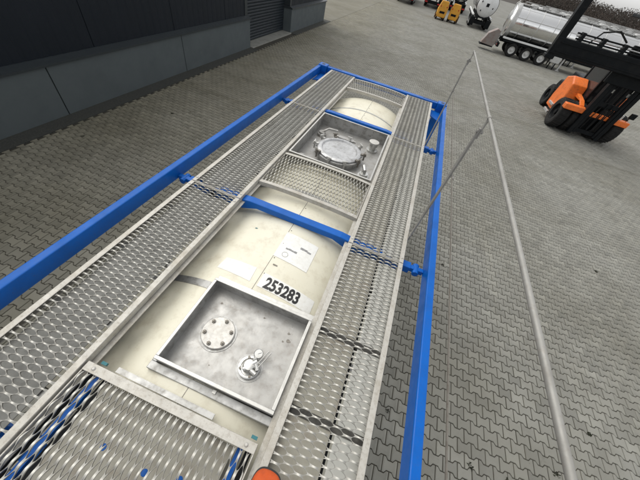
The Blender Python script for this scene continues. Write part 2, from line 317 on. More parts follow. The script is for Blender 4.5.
# plinth slabs (precast), cap flashing, cladding panels
ys = [-12, -6.9, -1.2, 4.55, 9.1, 13.72]
for a, b in zip(ys[:-1], ys[1:]):
    W(MB().box(WX-0.6, WX, a+0.012, b-0.012, -0.1, 1.10), 'plinth_slab', 'plinth', wh, bevel=0.012)
W(MB().box(WX-0.6, WX, 18.4, 24.5, -0.1, 1.10), 'plinth_slab', 'plinth', wh, bevel=0.012)
for a, b in ((-12, 13.76), (18.36, 24.55)):
    W(MB().prism([(WX-0.5, 1.105), (WX+0.05, 1.105), (WX+0.05, 1.15), (WX-0.13, 1.215), (WX-0.5, 1.215)], a, b, 'y'), 'cap_flashing', 'flash', wh)
def panel(y0, y1, z0, z1):
    mb = MB(); n = int((y1-y0)/0.25)
    poly = []
    for i in range(n):   # shallow trapezoid ribs
        t = y0 + (y1-y0)*i/n; d = (y1-y0)/n
        poly += [(WX-0.15, t), (WX-0.15, t+d*.62), (WX-0.156, t+d*.66), (WX-0.156, t+d*.94)]
    poly += [(WX-0.15, y1), (WX-0.5, y1), (WX-0.5, y0)]
    mb.prism(poly, z0, z1, 'z'); return mb
for a, b in zip([-12, -9, -6, -3, 0, 3, 6, 9, 12], [-9, -6, -3, 0, 3, 6, 9, 12, 13.5]):
    W(panel(a+0.008, b-0.008, 1.2, 7.2), 'cladding_panel', 'clad', wh)
for a, b in ((18.55, 21.4), (21.4, 24.35)):
    W(panel(a+0.008, b-0.008, 1.2, 7.2), 'cladding_panel', 'clad', wh)
W(MB().box(WX-0.6, WX-0.1, 13.5, 18.55, 4.9, 7.2), 'lintel_panel', 'clad', wh)
W(MB().box(WX-0.6, WX-0.13, 13.502, 13.72, 1.22, 4.9), 'door_jamb', 'flash', wh); W(MB().box(WX-0.6, WX-0.13, 18.4, 18.548, 1.22, 4.9), 'door_jamb', 'flash', wh)
W(MB().box(WX-0.75, WX+0.1, 13.74, 18.38, -0.1, 0.03), 'door_sill', 'sill', wh, bevel=0.01)
door = empty('roller_shutter', (0,0,0), parent=wh)
door.matrix_parent_inverse = Matrix.Translation((-WX, -5, 0))
for k in range(40):
    z = 0.04 + k*0.12
    o = MB().prism([(WX-0.52, z), (WX-0.50, z+0.012), (WX-0.485, z+0.05), (WX-0.485, z+0.085), (WX-0.52, z+0.114), (WX-0.56, z+0.114), (WX-0.56, z)], 13.73, 18.39, 'y').build('shutter_slat', 'shutter'); o.parent = door
W(MB().box(-22, WX+0.02, -12.05, 24.6, 7.2, 7.45), 'roof_edge', 'flash', wh)

# ------------------------------------------------------------------ tank container
ZT = 2.62
tc = empty('tank_container', (0, 2.5, 0)); tag(tc, 'cream tank container in a blue steel frame with aluminium walkways on top', 'tank container')
def T(mb, name, m, parent=None, **k):
    o = mb.build(name, m, None, **k)
    if parent is None:
        o.parent = tc; o.matrix_parent_inverse = Matrix.Translation((0, -2.5, 0))
    else: o.parent = parent
    return o
YN, YF = -0.50, 5.56
# frame
for s in (-1, 1):
    T(MB().box(min(s*1.163, s*1.222), max(s*1.163, s*1.222), YN+0.16, YF-0.16, 2.515, 2.638), 'top_side_rail', 'blue', bevel=0.008)
    T(MB().box(min(s*1.12, s*1.222), max(s*1.12, s*1.222), YN+0.16, YF-0.16, 0.05, 0.22), 'bottom_side_rail', 'blue', bevel=0.008)
for y0, y1, sy in ((YN, YN+0.16, 1), (YF-0.16, YF, -1)):
    for s in (-1, 1):
        x0, x1 = sorted((s*1.06, s*1.222))
        T(MB().box(x0+0.004, x1-0.004, y0+0.004, y1-0.004, 0.12, 2.54), 'corner_post', 'blue', bevel=0.01)
        for zc in (0.0, 2.535):
            cst = T(MB().box(x0, x1, y0, y1, zc, zc+0.118), 'corner_casting', 'blue', bevel=0.012)
            # twist-lock apertures
            xm, ym = (x0+x1)/2, (y0+y1)/2
            T(MB().lathe([(0.032, 0), (0.032, 0.0015)], (xm, ym, zc+0.1185), n=20), 'twistlock_hole', 'ink', cst).scale = (1, 1, 1)
            T(MB().lathe([(0.032, 0), (0.032, 0.0015)], (x1+0.0005 if s > 0 else x0-0.002, ym, zc+0.06), 'x', n=20), 'twistlock_hole', 'ink', cst)
    yb0, yb1 = (y0, y0+0.11) if sy > 0 else (y1-0.11, y1)
    T(MB().box(-1.06, 1.06, yb0+0.006, yb1-0.006, 2.525, 2.632), 'top_end_rail', 'blue', bevel=0.008)
    T(MB().box(-1.06, 1.06, yb0+0.006, yb1-0.006, 0.03, 0.2), 'bottom_end_rail', 'blue', bevel=0.008)
    for s in (-1, 1):
        # corner gusset plate under the walkway end and diagonal brace of the end frame
        yi = y0+0.16 if sy > 0 else y1-0.16; 
        T(MB().prism([(s*1.16, yi), (s*1.16, yi+sy*0.42), (s*0.72, yi), (s*0.72, yi-sy*0.02), (s*1.16, yi-sy*0.02)], 2.50, 2.512, 'z'), 'corner_gusset', 'blue')
        T(MB().prism([(s*1.06, 2.53), (s*1.06, 2.632), (s*0.78, 2.632), (s*0.9, 2.53)], (y0+y1)/2-0.05 if sy>0 else (y0+y1)/2+0.03, (y0+y1)/2-0.03 if sy>0 else (y0+y1)/2+0.05, 'y'), 'corner_bracket', 'blue')
        T(MB().beam((s*1.1, (y0+y1)/2, 2.3), (s*0.35, (y0+y1)/2, 0.2), 0.09, 0.07, (0,1,0)), 'end_brace', 'blue', bevel=0.006)
# cross bars over the tank with clevis ends to the side rails
for yb in (1.575, 3.79):
    pl = [(-0.95, 2.50), (-0.52, 2.50), (-0.36, 2.535), (0.36, 2.535), (0.52, 2.50), (0.95, 2.50), (0.95, 2.56), (0.52, 2.562), (0.40, 2.602), (-0.40, 2.602), (-0.52, 2.562), (-0.95, 2.56)]
    pl = [(-0.95, 2.48), (-0.50, 2.48), (-0.36, 2.535), (0.36, 2.535), (0.50, 2.48), (0.95, 2.48), (0.95, 2.565), (0.55, 2.58), (0.42, 2.598), (-0.42, 2.598), (-0.55, 2.58), (-0.95, 2.565)]
    bar = T(MB().prism(pl, yb-0.036, yb+0.036, 'y'), 'cross_bar', 'blue', bevel=0.006)
    for s in (-1, 1):
        cl = MB().box(*sorted((s*0.951, s*1.05)), yb-0.034, yb+0.034, 2.49, 2.56)
        T(cl, 'strut', 'blue', bar, bevel=0.005)
        lug = MB().box(*sorted((s*1.05, s*1.162)), yb-0.02, yb+0.02, 2.505, 2.55)
        lug.tube([(s*1.10, yb-0.05, 2.527), (s*1.10, yb+0.05, 2.527)], 0.028, 10)
        T(lug, 'clevis', 'blue', bar, bevel=0.004)
# tank
ZC, RT = 1.33, 1.2
prof = [(0.02, -0.46), (0.5, -0.43), (0.85, -0.36), (1.05, -0.27), (RT-0.03, -0.17), (RT-0.012, -0.10), (RT-0.012, 4.84), (RT-0.03, 4.93), (1.05, 5.09), (0.85, 5.25), (0.5, 5.36), (0.02, 5.41)]
tb = MB().lathe(prof, (0, 0, ZC), 'y', n=96, ph=R(1.9))
def covered(f):
    c = np.mean([tb.v[i] for i in f], axis=0); return len(f) == 4 and 1 < c[1] < 4 and c[2] > ZC + 0.09
tb.f = [f for f in tb.f if not covered(f)]
tank = T(tb, 'tank_barrel', 'cream', smooth=True)
def cz(x, r=RT): return ZC + math.sqrt(max(r*r - x*x, 0))
BOX1 = (-0.225, 0.465, 0.215, 0.765); BOX2 = (-0.475, 0.475, 2.47, 3.66)
def sheet_panel(a0, a1, y0, y1, dr=0.0, holes=True):
    # curved cladding sheet between angles a0..a1 (deg from top, + to the right), cut round the spill boxes
    angs = set(np.linspace(a0, a1, max(3, int(abs(a1-a0)/3)+1)).tolist()); yy = set(np.linspace(y0, y1, 8).tolist())
    if holes:
        for b in (BOX1, BOX2):
            for x in b[:2]:
                a = math.degrees(math.asin(x/RT))
                if a0 < a < a1: angs.add(a)
            for y in b[2:]:
                if y0 < y < y1: yy.add(y)
    angs = sorted(angs); yy = sorted(yy); n = len(yy); mb = MB(); ok = []
    r = RT + dr
    for lay in (0, 1):
        for a in angs:
            for y in yy: mb.v.append(((r-0.004*lay)*math.sin(R(a)), y, ZC + (r-0.004*lay)*math.cos(R(a))))
    cells = {}
    for i in range(len(angs)-1):
        for j in range(n-1):
            xm = RT*math.sin(R((angs[i]+angs[i+1])/2)); ym = (yy[j]+yy[j+1])/2
            if holes and any(b[0] < xm < b[1] and b[2] < ym < b[3] for b in (BOX1, BOX2)): continue
            cells[(i,j)] = 1
    o = len(angs)*n
    for (i, j) in cells:
        q = (i*n+j, i*n+j+1, (i+1)*n+j+1, (i+1)*n+j); mb.f.append(q[::-1])
        for di, dj, e in ((-1,0,(q[0],q[1])), (1,0,(q[3],q[2])), (0,-1,(q[0],q[3])), (0,1,(q[1],q[2]))):
            if (i+di, j+dj) not in cells: mb.f.append((e[0], e[1], e[1]+o, e[0]+o))
    return mb
# the barrel is cut away under the boxes by lowering it: the underlay sits inside the sheets
for (y0, y1) in ((-0.09, 1.985), (1.99, 4.845)):
    for (a0, a1) in ((-88, -0.10), (0.10, 88)):
        T(sheet_panel(a0, a1, y0, y1, 0.004), 'cladding_sheet', 'cream', tank, smooth=True)
# raised crown sheet edges beside the walkways, with rounded far corners
seam = MB()
for a, b in ((0.09, 0.168), (0.83, 2.44), (3.68, 4.84)):
    T(MB().box(-0.0018, 0.0018, a, b, cz(0)-0.006, cz(0)+0.0052), 'seam_gap', 'bolt', tank)
for y in np.arange(0.82, 4.8, 0.16):
    if 2.4 < y < 3.75: continue
    T(MB().lathe([(0.005, 0), (0.0045, 0.002), (0.002, 0.0032)], (0.016, y, cz(0)+0.004), n=8), 'rivet', 'bolt', tank)
def band(y, w, a0, a1, m='steel_wall', dr=0.006):
    mb = MB(); n = 40
    for i in range(n+1):
        a = R(a0 + (a1-a0)*i/n)
        for r in (RT+dr-0.003, RT+dr+0.002):
            for yy in (y-w/2, y+w/2): mb.v.append((r*math.sin(a), yy, ZC + r*math.cos(a)))
    for i in range(n):
        b = i*4; c = b+4; mb.f += [(b+2,b+3,c+3,c+2), (b,c,c+1,b+1), (b,b+2,c+2,c), (b+1,c+1,c+3,b+3)]
    return T(mb, 'tank_strap', m, tank, smooth=True)
band(0.745, 0.055, -85, -12.5); band(0.745, 0.05, 24.5, 85); band(4.33, 0.032, -85, 85, 'under'); band(1.987, 0.03, -85, 85, 'under')

# --- walkway planks: slit-and-stretched mesh made of real strands, solid folded borders
def plank(name, u0, u1, v0, v1, z, along='y', parent=None, bd=0.036, lip=0.045, ph=0.0, bend=0.026, arch=0.0, wd=0.0062):
    """u runs along the plank, v across it"""
    def m3(u, v, zz): return (v, u, zz) if along == 'y' else (u, v, zz)
    root_mb = MB()
    def bx(a0, a1, b0, b1, z0, z1):
        if along == 'y': root_mb.box(b0, b1, a0, a1, z0, z1)
        elif arch and a1-a0 > 0.5:
            for k in range(12):
                root_mb.box(a0+(a1-a0)*k/12, a0+(a1-a0)*(k+1)/12, b0, b1, z0, z1)
        else: root_mb.box(a0, a1, b0, b1, z0, z1)
    t = 0.004
    bx(u0, u1, v0, v0+bd, z-t, z); bx(u0, u1, v1-bd, v1, z-t, z)
    bx(u0, u1, v0, v0+t, z-lip, z-t); bx(u0, u1, v1-t, v1, z-lip, z-t)
    bx(u0, u1, v0+t, v0+bend, z-lip, z-lip+t); bx(u0, u1, v1-bend, v1-t, z-lip, z-lip+t)
    bx(u0, u0+0.007, v0+bd, v1-bd, z-0.02, z-0.001); bx(u1-0.007, u1, v0+bd, v1-bd, z-0.02, z-0.001)
    def bow(mb):
        if arch: mb.v = [(x, y, zz + arch*(1 - min(1, abs(2*(x-u0)/(u1-u0)-1))**2.5)) for x, y, zz in mb.v]
        return mb
    root = T(bow(root_mb), name, 'plank_edge', parent, bevel=0 if arch else 0.0015, seg=1)
    LP, SP, hh = 0.12, 0.0165, 0.008
    a, b = v0+bd-0.004, v1-bd+0.004
    oval = True; nseg = max(8, int(round((b-a)/LP*(28 if oval else 16)))); vv = np.linspace(a, b, nseg+1)
    # phase: the border meets the mesh at an open hole on one row and a node on the next
    k = (b-a)/LP; wl_ = (b-a)/ (round(k*2)/2)
    amp = SP/2 - wd*0.42
    n = int((u1-u0-0.02)/SP)
    U = u0 + 0.01 + (np.arange(n)+0.5)*(u1-u0-0.02)/n
    V = []; F = []; WR = []
    raw = np.cos(2*np.pi*(vv-a)/wl_ + ph); co = np.clip(np.tanh(1.5*raw)/np.tanh(1.35), -1, 1); wr = np.abs(raw)**8*(0.8 + 0.4*rng.random())
    if name == 'near_walkway': wr = 0.38 + 0.4*wr
    if oval:
        # pressed plate: staggered rows of oval holes, each strand filling the metal between two rows
        raw = np.cos(2*np.pi*(vv-a)/wl_ - np.pi/2); wr = np.abs(raw)**6*0.9; (ha, hb) = (0.040/0.12*wl_, 0.0118) if name == 'near_walkway' else (0.0365/0.12*wl_, 0.0132)
        def edge(row):
            ctr = wl_*(0.25 if row % 2 else 0.75); d = (vv-a-ctr+wl_/2) % wl_ - wl_/2; return hb*np.sqrt(np.clip(1-(d/ha)**2, 0, 1))
    for j in range(n):
        sgn = 1 if j % 2 else -1
        cu = U[j] + sgn*amp*co + 0.0007*rng.normal()*np.sin(vv*30+j) + (0.0025*np.exp(-((vv-rng.uniform(a, b))/0.03)**2)*rng.choice([-1, 1]) if rng.random() < 0.06 else 0)
        nd = np.abs(raw)**3; zz = z + 0.0105*nd - 0.0095; ww = wd*(0.9 + 0.35*nd)
        lo_, hi_ = cu-ww/2, cu+ww/2
        if oval:
            step = (u1-u0-0.02)/n; jit = 0.0005*rng.normal()
            lo_ = U[j]-step/2 + edge(j) + jit*(edge(j) > 0); hi_ = U[j]+step/2 - edge(j+1) + jit*(edge(j+1) > 0); zz = z + 0.0075*np.abs(raw)**3 - 0.0065
        o = len(V); WR += np.repeat(wr*rng.uniform(0.7, 1.1), 4).tolist()
        for i in range(nseg+1):
            V += [m3(lo_[i], vv[i], zz[i]-hh), m3(lo_[i], vv[i], zz[i]), m3(hi_[i], vv[i], zz[i]), m3(hi_[i], vv[i], zz[i]-hh)]
        for i in range(nseg):
            p = o+i*4; q = p+4
            for e in range(3):
                f = (p+e, q+e, q+e+1, p+e+1); F.append(f if along == 'x' else f[::-1])
    mb = MB(); mb.v = V; mb.f = F
    st = T(bow(mb), 'mesh_strands', 'plank', root, fix=False); st['kind'] = 'stuff'
    st.data.attributes.new('wear', 'FLOAT', 'POINT').data.foreach_set('value', WR)
    # fixing bolts at the corners
    for (uu, v_) in ((u0+0.05, v0+bd/2), (u0+0.05, v1-bd/2), (u1-0.05, v0+bd/2), (u1-0.05, v1-bd/2)):
        q = m3(uu, v_, z)
        T(MB().lathe([(0.010, 0), (0.009, 0.004), (0.005, 0.007)], q, n=12), 'bolt_head', 'cover', root)
    return root
WI, WO = 0.497, 0.965
ybr = [-0.36, 1.505, 3.62, 5.43]
for s in (-1, 1):
    for a, b in zip(ybr[:-1], ybr[1:]):
        v0, v1 = sorted((s*WI, s*WO))
        plank('side_walkway', a+0.003, b-0.003, v0, v1, ZT, 'y')
    # carrying angle along the inner edge and tray under the outer part
    T(MB().prism([(s*(WI-0.028), ZT-0.049), (s*(WI+0.03), ZT-0.049), (s*(WI+0.03), ZT-0.056), (s*(WI-0.028), ZT-0.056)], -0.35, 5.42, 'y'), 'carrying_angle', 'plank_edge')
    for a, b in zip(ybr[:-1], ybr[1:]):
        for (x0, x1, zz, mm) in ((((0.535, 0.770, 0.047, 'tray'), (0.794, 0.945, 0.047, 'pale')) if s > 0 else ((-0.915, -0.585, 0.047, 'tray_grey'),))):
            T(MB().box(x0, x1, a+0.06, b-0.06, ZT-zz-0.004, ZT-zz), 'carrying_tray', mm)
    T(MB().box(*sorted((s*0.775, s*0.785)), -0.33, 5.4, ZT-0.16, ZT-0.06), 'carrying_web', 'black_metal')
    for y in (-0.1, 0.28, 0.74, 1.2, 2.0, 2.45, 2.9, 3.35, 4.2, 4.7, 5.2):
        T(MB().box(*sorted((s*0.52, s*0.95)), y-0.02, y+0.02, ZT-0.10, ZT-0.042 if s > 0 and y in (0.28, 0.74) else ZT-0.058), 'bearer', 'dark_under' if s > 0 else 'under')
near = plank('near_walkway', -0.485, 0.455, -0.44, 0.085, ZT-0.004, 'x', bd=0.042, wd=0.0046)
plank('middle_walkway', -0.492, 0.49, 1.83, 2.43, ZT-0.02, 'x', arch=0.02, wd=0.0055)
plank('far_walkway', -0.492, 0.49, 4.86, 5.43, ZT-0.02, 'x', arch=0.02, wd=0.0055)
# blue runners and black bearers under the near panel
for x in (-0.415, 0.385):
    T(MB().box(x-0.014, x+0.014, -0.44, 0.06, ZT-0.075, ZT-0.05), 'blue_runner', 'blue')
    T(MB().box(x+0.024, x+0.055, -0.44, 0.06, ZT-0.09, ZT-0.07), 'bearer', 'black_metal')
T(MB().box(-0.472, -0.45, -0.44, 0.06, ZT-0.075, ZT-0.06), 'bearer', 'black_metal')
T(MB().box(-0.355, 0.355, -0.44, 0.04, ZT-0.056, ZT-0.052), 'tray_sheet', 'tray')
for (x, y) in ((-0.17, -0.16), (0.05, -0.17), (0.2, -0.14), (0.14, -0.2)):
    T(MB().lathe([(0.014, 0), (0.012, 0.001)], (x, y, ZT-0.0515), n=9), 'blue_paint_spot', 'blue')
for (x, y, l) in ((-0.45, 0.105, 0.03), (0.41, 0.105, 0.03)):
    T(MB().box(x, x+l, y-0.008, y+0.006, ZT-0.06, ZT-0.045), 'teal_clip', 'teal')
T(MB().prism([(0.092, ZT-0.05), (0.118, ZT-0.05), (0.118, ZT-0.06), (0.092, ZT-0.06)], -0.36, 0.2, 'x'), 'edge_strip', 'steel_wall')

# --- spill boxes
def spill_box(name, B, z, depth, rim=0.016, collar=0.045):
    x0, x1, y0, y1 = B; t = 0.005
    mb = MB()
    for (a, b, c, d) in ((x0, x1, y0, y0+t), (x0, x1, y1-t, y1), (x0, x0+t, y0+t, y1-t), (x1-t, x1, y0+t, y1-t)): mb.box(a, b, c, d, z-depth, z-0.004)
    root = T(mb, name, 'steel_wall')
    T(MB().box(x0+t, x1-t, y0+t, y1-t, z-depth, z-depth+0.006), 'box_floor', 'steel', root)
    r = MB()
    for (a, b, c, d) in ((x0-0.003, x1+0.003, y0-0.003, y0+rim), (x0-0.003, x1+0.003, y1-rim, y1+0.003), (x0-0.003, x0+rim, y0+rim, y1-rim), (x1-rim, x1+0.003, y0+rim, y1-rim)): r.box(a, b, c, d, z-0.008, z)
    T(r, 'box_rim', 'steel_rim', root, bevel=0.0025)
    if collar:
        c = MB(); zz = cz(0)+0.012
        for (a, b, e, d) in ((x0-0.032, x1+0.02, y0-collar, y0-0.004), (x0-0.032, x0-0.004, y0-0.004, y1)): c.box(a, b, e, d, zz-0.06, zz)
        T(c, 'box_collar', 'steel_wall', root, bevel=0.003)
        # far flange of the box, flat on the cladding
        T(MB().box(x0-0.02, x1+0.01, y1+0.004, y1+0.06, cz(0.1)-0.02, cz(0)+0.009), 'box_flange', 'steel_rim', root, bevel=0.002)
        T(MB().box(x0+0.35, x0+0.37, y0-0.022, y0-0.006, zz, zz+0.008), 'collar_bolt', 'steel_rim', root)
    return root
b1 = spill_box('spill_box', BOX1, ZT-0.01, 0.115)
F1 = ZT-0.01-0.115+0.006
cv = T(MB().lathe([(0.112, 0), (0.112, 0.004)], (-0.035, 0.485, F1), n=48), 'flange_ring', 'steel_wall', b1, smooth=True)
cp = T(MB().lathe([(0.099, 0.004), (0.099, 0.017), (0.096, 0.020)], (-0.035, 0.485, F1), n=48), 'blind_cover', 'cover', b1, smooth=True)
for k in range(6):
    a = R(60*k + 22); p = (-0.035+0.078*math.cos(a), 0.485+0.078*math.sin(a), F1+0.02)
    T(MB().lathe([(0.0125, 0), (0.0125, 0.008), (0.011, 0.0095)], p, n=6, ph=k).lathe([(0.006, 0.0095), (0.005, 0.016)], p, n=8), 'cover_bolt', 'bolt', b1)
vx, vy = 0.235, 0.385
T(MB().lathe([(0.078, 0), (0.078, 0.003)], (vx, vy, F1), n=36), 'valve_seat', 'steel_wall', b1, smooth=True)
T(MB().lathe([(0.064, 0.003), (0.064, 0.018), (0.060, 0.02), (0.05, 0.02), (0.046, 0.012)], (vx, vy, F1), n=36), 'valve_flange', 'bright', b1, smooth=True)
T(MB().lathe([(0.04, 0.012), (0.04, 0.04), (0.032, 0.05), (0.028, 0.062), (0.012, 0.065)], (vx, vy, F1), n=24).tube([(vx-0.02, vy-0.03, F1+0.045), (vx+0.03, vy+0.035, F1+0.05)], 0.017, 12).tube([(vx+0.03, vy+0.02, F1+0.05), (vx+0.055, vy-0.005, F1+0.045)], 0.015, 10), 'valve_body', 'bright', b1, smooth=True)
T(MB().tube([(vx+0.028, vy-0.005, F1+0.055), (vx+0.07, vy+0.105, F1+0.075)], 0.0035, 8).tube([(vx+0.045, vy-0.012, F1+0.055), (vx+0.085, vy+0.10, F1+0.075)], 0.0035, 8).tube([(vx+0.02, vy-0.02, F1+0.05), (vx+0.055, vy-0.03, F1+0.052)], 0.012, 10), 'valve_lever', 'steel_rim', b1)
for k in range(4):
    a = R(90*k+30); T(MB().lathe([(0.008, 0.02), (0.008, 0.029)], (vx+0.052*math.cos(a), vy+0.052*math.sin(a), F1), n=6), 'valve_bolt', 'bolt', b1)
gx, gy, gz = vx+0.018, vy+0.075, F1+0.055
ga = T(MB().lathe([(0.026, -0.012), (0.027, 0.0), (0.024, 0.003)], (0,0,0), n=28), 'gauge', 'bright', b1, smooth=True, loc=(gx, gy, gz), rot=(R(12), R(8), 0))
T(MB().lathe([(0.023, 0.0032), (0.023, 0.0040)], (0,0,0), n=28), 'gauge_face', 'white', ga)
T(MB().box(-0.001, 0.001, -0.004, 0.018, 0.0041, 0.0048), 'gauge_needle', 'ink', ga).rotation_euler = (0,0,R(-50))
T(MB().tube([(gx, gy-0.02, gz-0.012), (vx+0.01, vy+0.03, F1+0.05)], 0.008, 8), 'gauge_stem', 'bright', b1)
for (x, y, r) in ((-0.13, 0.665, 0.007), (0.17, 0.69, 0.006), (0.36, 0.66, 0.008), (0.375, 0.615, 0.012), (0.345, 0.60, 0.006), (0.02, 0.31, 0.004)):
    T(MB().lathe([(r, 0), (r*0.8, 0.0012)], (x, y, F1), n=8).box(x-r*0.6, x+r*1.4, y-r*0.5, y+r*0.4, F1, F1+0.001), 'grime_flake', 'bolt', b1)

b2 = spill_box('manhole_box', BOX2, ZT-0.012, 0.17, collar=0)
F2 = ZT-0.012-0.17+0.006; mx, my = -0.02, 2.98
T(MB().lathe([(0.285, 0), (0.285, 0.05), (0.30, 0.055), (0.30, 0.075), (0.255, 0.075)], (mx, my, F2), n=56), 'manhole_neck', 'steel_wall', b2, smooth=True)
T(MB().lathe([(0.272, 0.076), (0.274, 0.092), (0.25, 0.104), (0.225, 0.102), (0.21, 0.085), (0.12, 0.081), (0.001, 0.08)], (mx, my, F2), n=56), 'manhole_lid', 'lid', b2, smooth=True)
for k in range(10):
    a = R(36*k + 10); c, s = math.cos(a), math.sin(a)
    mb = MB().beam((mx+0.265*c, my+0.265*s, F2+0.10), (mx+0.335*c, my+0.335*s, F2+0.095), 0.03, 0.018)
    mb.tube([(mx+0.315*c, my+0.315*s, F2+0.03), (mx+0.315*c, my+0.315*s, F2+0.125)], 0.009, 8)
    mb.lathe([(0.018, 0.105), (0.018, 0.122)], (mx+0.315*c, my+0.315*s, F2), n=6)
    mb.beam((mx+0.315*c-0.032*s, my+0.315*s+0.032*c, F2+0.127), (mx+0.315*c+0.032*s, my+0.315*s-0.032*c, F2+0.127), 0.012, 0.01)
    T(mb, 'swing_bolt', 'steel_rim' if k % 3 else 'bolt', b2)
T(MB().box(mx-0.10, mx+0.10, my+0.275, my+0.33, F2+0.02, F2+0.1).tube([(mx-0.13, my+0.31, F2+0.085), (mx+0.13, my+0.31, F2+0.085)], 0.014, 8), 'lid_hinge', 'steel', b2)
T(MB().lathe([(0.075, 0), (0.075, 0.02), (0.045, 0.022), (0.045, 0.07), (0.06, 0.075), (0.06, 0.11), (0.052, 0.12)], (0.33, 3.40, F2), n=28), 'relief_valve', 'bright', b2, smooth=True)
T(MB().lathe([(0.066, 0.121), (0.066, 0.128), (0.04, 0.131)], (0.33, 3.40, F2), n=28), 'relief_valve_cap', 'cover', b2, smooth=True)
T(MB().lathe([(0.07, 0), (0.07, 0.03), (0.05, 0.032), (0.05, 0.06)], (0.37, 2.72, F2), n=24).tube([(0.37, 2.72, F2+0.06), (0.37, 2.72, F2+0.09), (0.34, 2.80, F2+0.1)], 0.022, 10), 'airline_valve', 'bright', b2, smooth=True)
T(MB().lathe([(0.06, 0), (0.06, 0.03), (0.042, 0.032), (0.042, 0.055)], (-0.37, 3.34, F2), n=24).tube([(-0.37, 3.34, F2+0.05), (-0.30, 3.40, F2+0.09), (-0.18, 3.42, F2+0.09)], 0.014, 8), 'dip_tube_valve', 'steel', b2, smooth=True)
T(MB().lathe([(0.055, 0), (0.055, 0.035), (0.03, 0.04), (0.03, 0.07)], (-0.38, 2.63, F2), n=20).tube([(-0.38, 2.63, F2+0.06), (-0.30, 2.60, F2+0.08), (-0.22, 2.60, F2+0.08)], 0.011, 8), 'sampling_valve', 'steel', b2, smooth=True)

# --- stickers and number on the cladding
def lay_on(mb, dr):
    mb.v = [(x, y, cz(x) + dr + z) for (x, y, z) in mb.v]; return mb
def sticker(name, pts, dr, m, n=10):
    # quad (4 corners x,y) subdivided so it follows the curve
    mb = MB(); a, b, c, d = [Vector((*p, 0)) for p in pts]
    for lay in (0, -0.0012):
        for i in range(n+1):
            l, r_ = a.lerp(d, 0), 0
            top = a.lerp(b, i/n); bot = d.lerp(c, i/n); mb.v += [(top.x, top.y, lay), (bot.x, bot.y, lay)]
    o = 2*(n+1)
    for i in range(n):
        p = i*2; mb.f.append((p+1, p+3, p+2, p)); mb.f += [(p, p+2, p+2+o, p+o), (p+1, p+3, p+3+o, p+1+o)]
    mb.f += [(0, 1, 1+o, o), (2*n, 2*n+1, 2*n+1+o, 2*n+o)]
    return T(lay_on(mb, dr), name, m, tank)
sticker('number_decal', [(0.015, 0.985), (0.43, 0.97), (0.43, 0.855), (0.015, 0.865)], 0.0062, 'white')
sticker('blank_decal', [(-0.31, 1.005), (-0.055, 1.0), (-0.045, 0.875), (-0.325, 0.90)], 0.0060, 'white')
ds = sticker('document_sheet', [(-0.005, 1.43), (0.285, 1.425), (0.285, 1.145), (-0.002, 1.155)], 0.0066, 'white')
cu = bpy.data.curves.new('number', 'FONT'); cu.body = '253283'; cu.size = 0.118; cu.offset = 0.0045; cu.extrude = 0.0; cu.space_character = 1.0; cu.resolution_u = 4
fo = bpy.data.objects.new('tmp_font', cu); col.objects.link(fo); bpy.context.view_layer.update()
me = bpy.data.meshes.new_from_object(fo.evaluated_get(bpy.context.evaluated_depsgraph_get())); bpy.data.objects.remove(fo)
xs = [v.co.x for v in me.vertices]; ys_ = [v.co.y for v in me.vertices]; w0, w1, h0, h1 = min(xs), max(xs), min(ys_), max(ys_)
for v in me.vertices:
    X = 0.055 + (v.co.x-w0)/(w1-w0)*0.268; Y = 0.868 + (v.co.y-h0)/(h1-h0)*0.098; v.co = (X, Y, cz(X)+0.0072)
me.materials.clear(); me.materials.append(MT['ink']); me.name = 'number_lettering'
no = bpy.data.objects.new('number_lettering', me); col.objects.link(no); no.parent = tank
# faded print on the sheet: unreadable smears and a round stamp
def mark(x0, x1, y0, y1, m='grey_ink', name='faded_mark'):
    sticker(name, [(x0, y1), (x1, y1), (x1, y0), (x0, y0)], 0.0076, m, 2)
for r0, yy in ((0.055, 1.265), (0.158, 1.325)):
    x = r0
    while x < r0+0.085:
        w_ = random.uniform(0.018, 0.034); mark(x, x+w_, yy-random.uniform(0.006, 0.012), yy+random.uniform(0.004, 0.014)); x += w_+0.001
ring = MB(); n = 24
for k in range(n):
    for r in (0.022, 0.025): ring.v.append((0.075+r*math.cos(6.283*k/n), 1.205+r*math.sin(6.283*k/n), 0))
ring.f = [(2*k, 2*k+1, (2*k+3) % (2*n), (2*k+2) % (2*n)) for k in range(n)]
T(lay_on(ring, 0.0078), 'stamp_ring', 'grey_ink', tank)
mark(0.035, 0.07, 1.075, 1.085, 'bolt', 'grime_mark'); mark(-0.27, -0.25, 1.36, 1.368, 'teal', 'paint_mark')

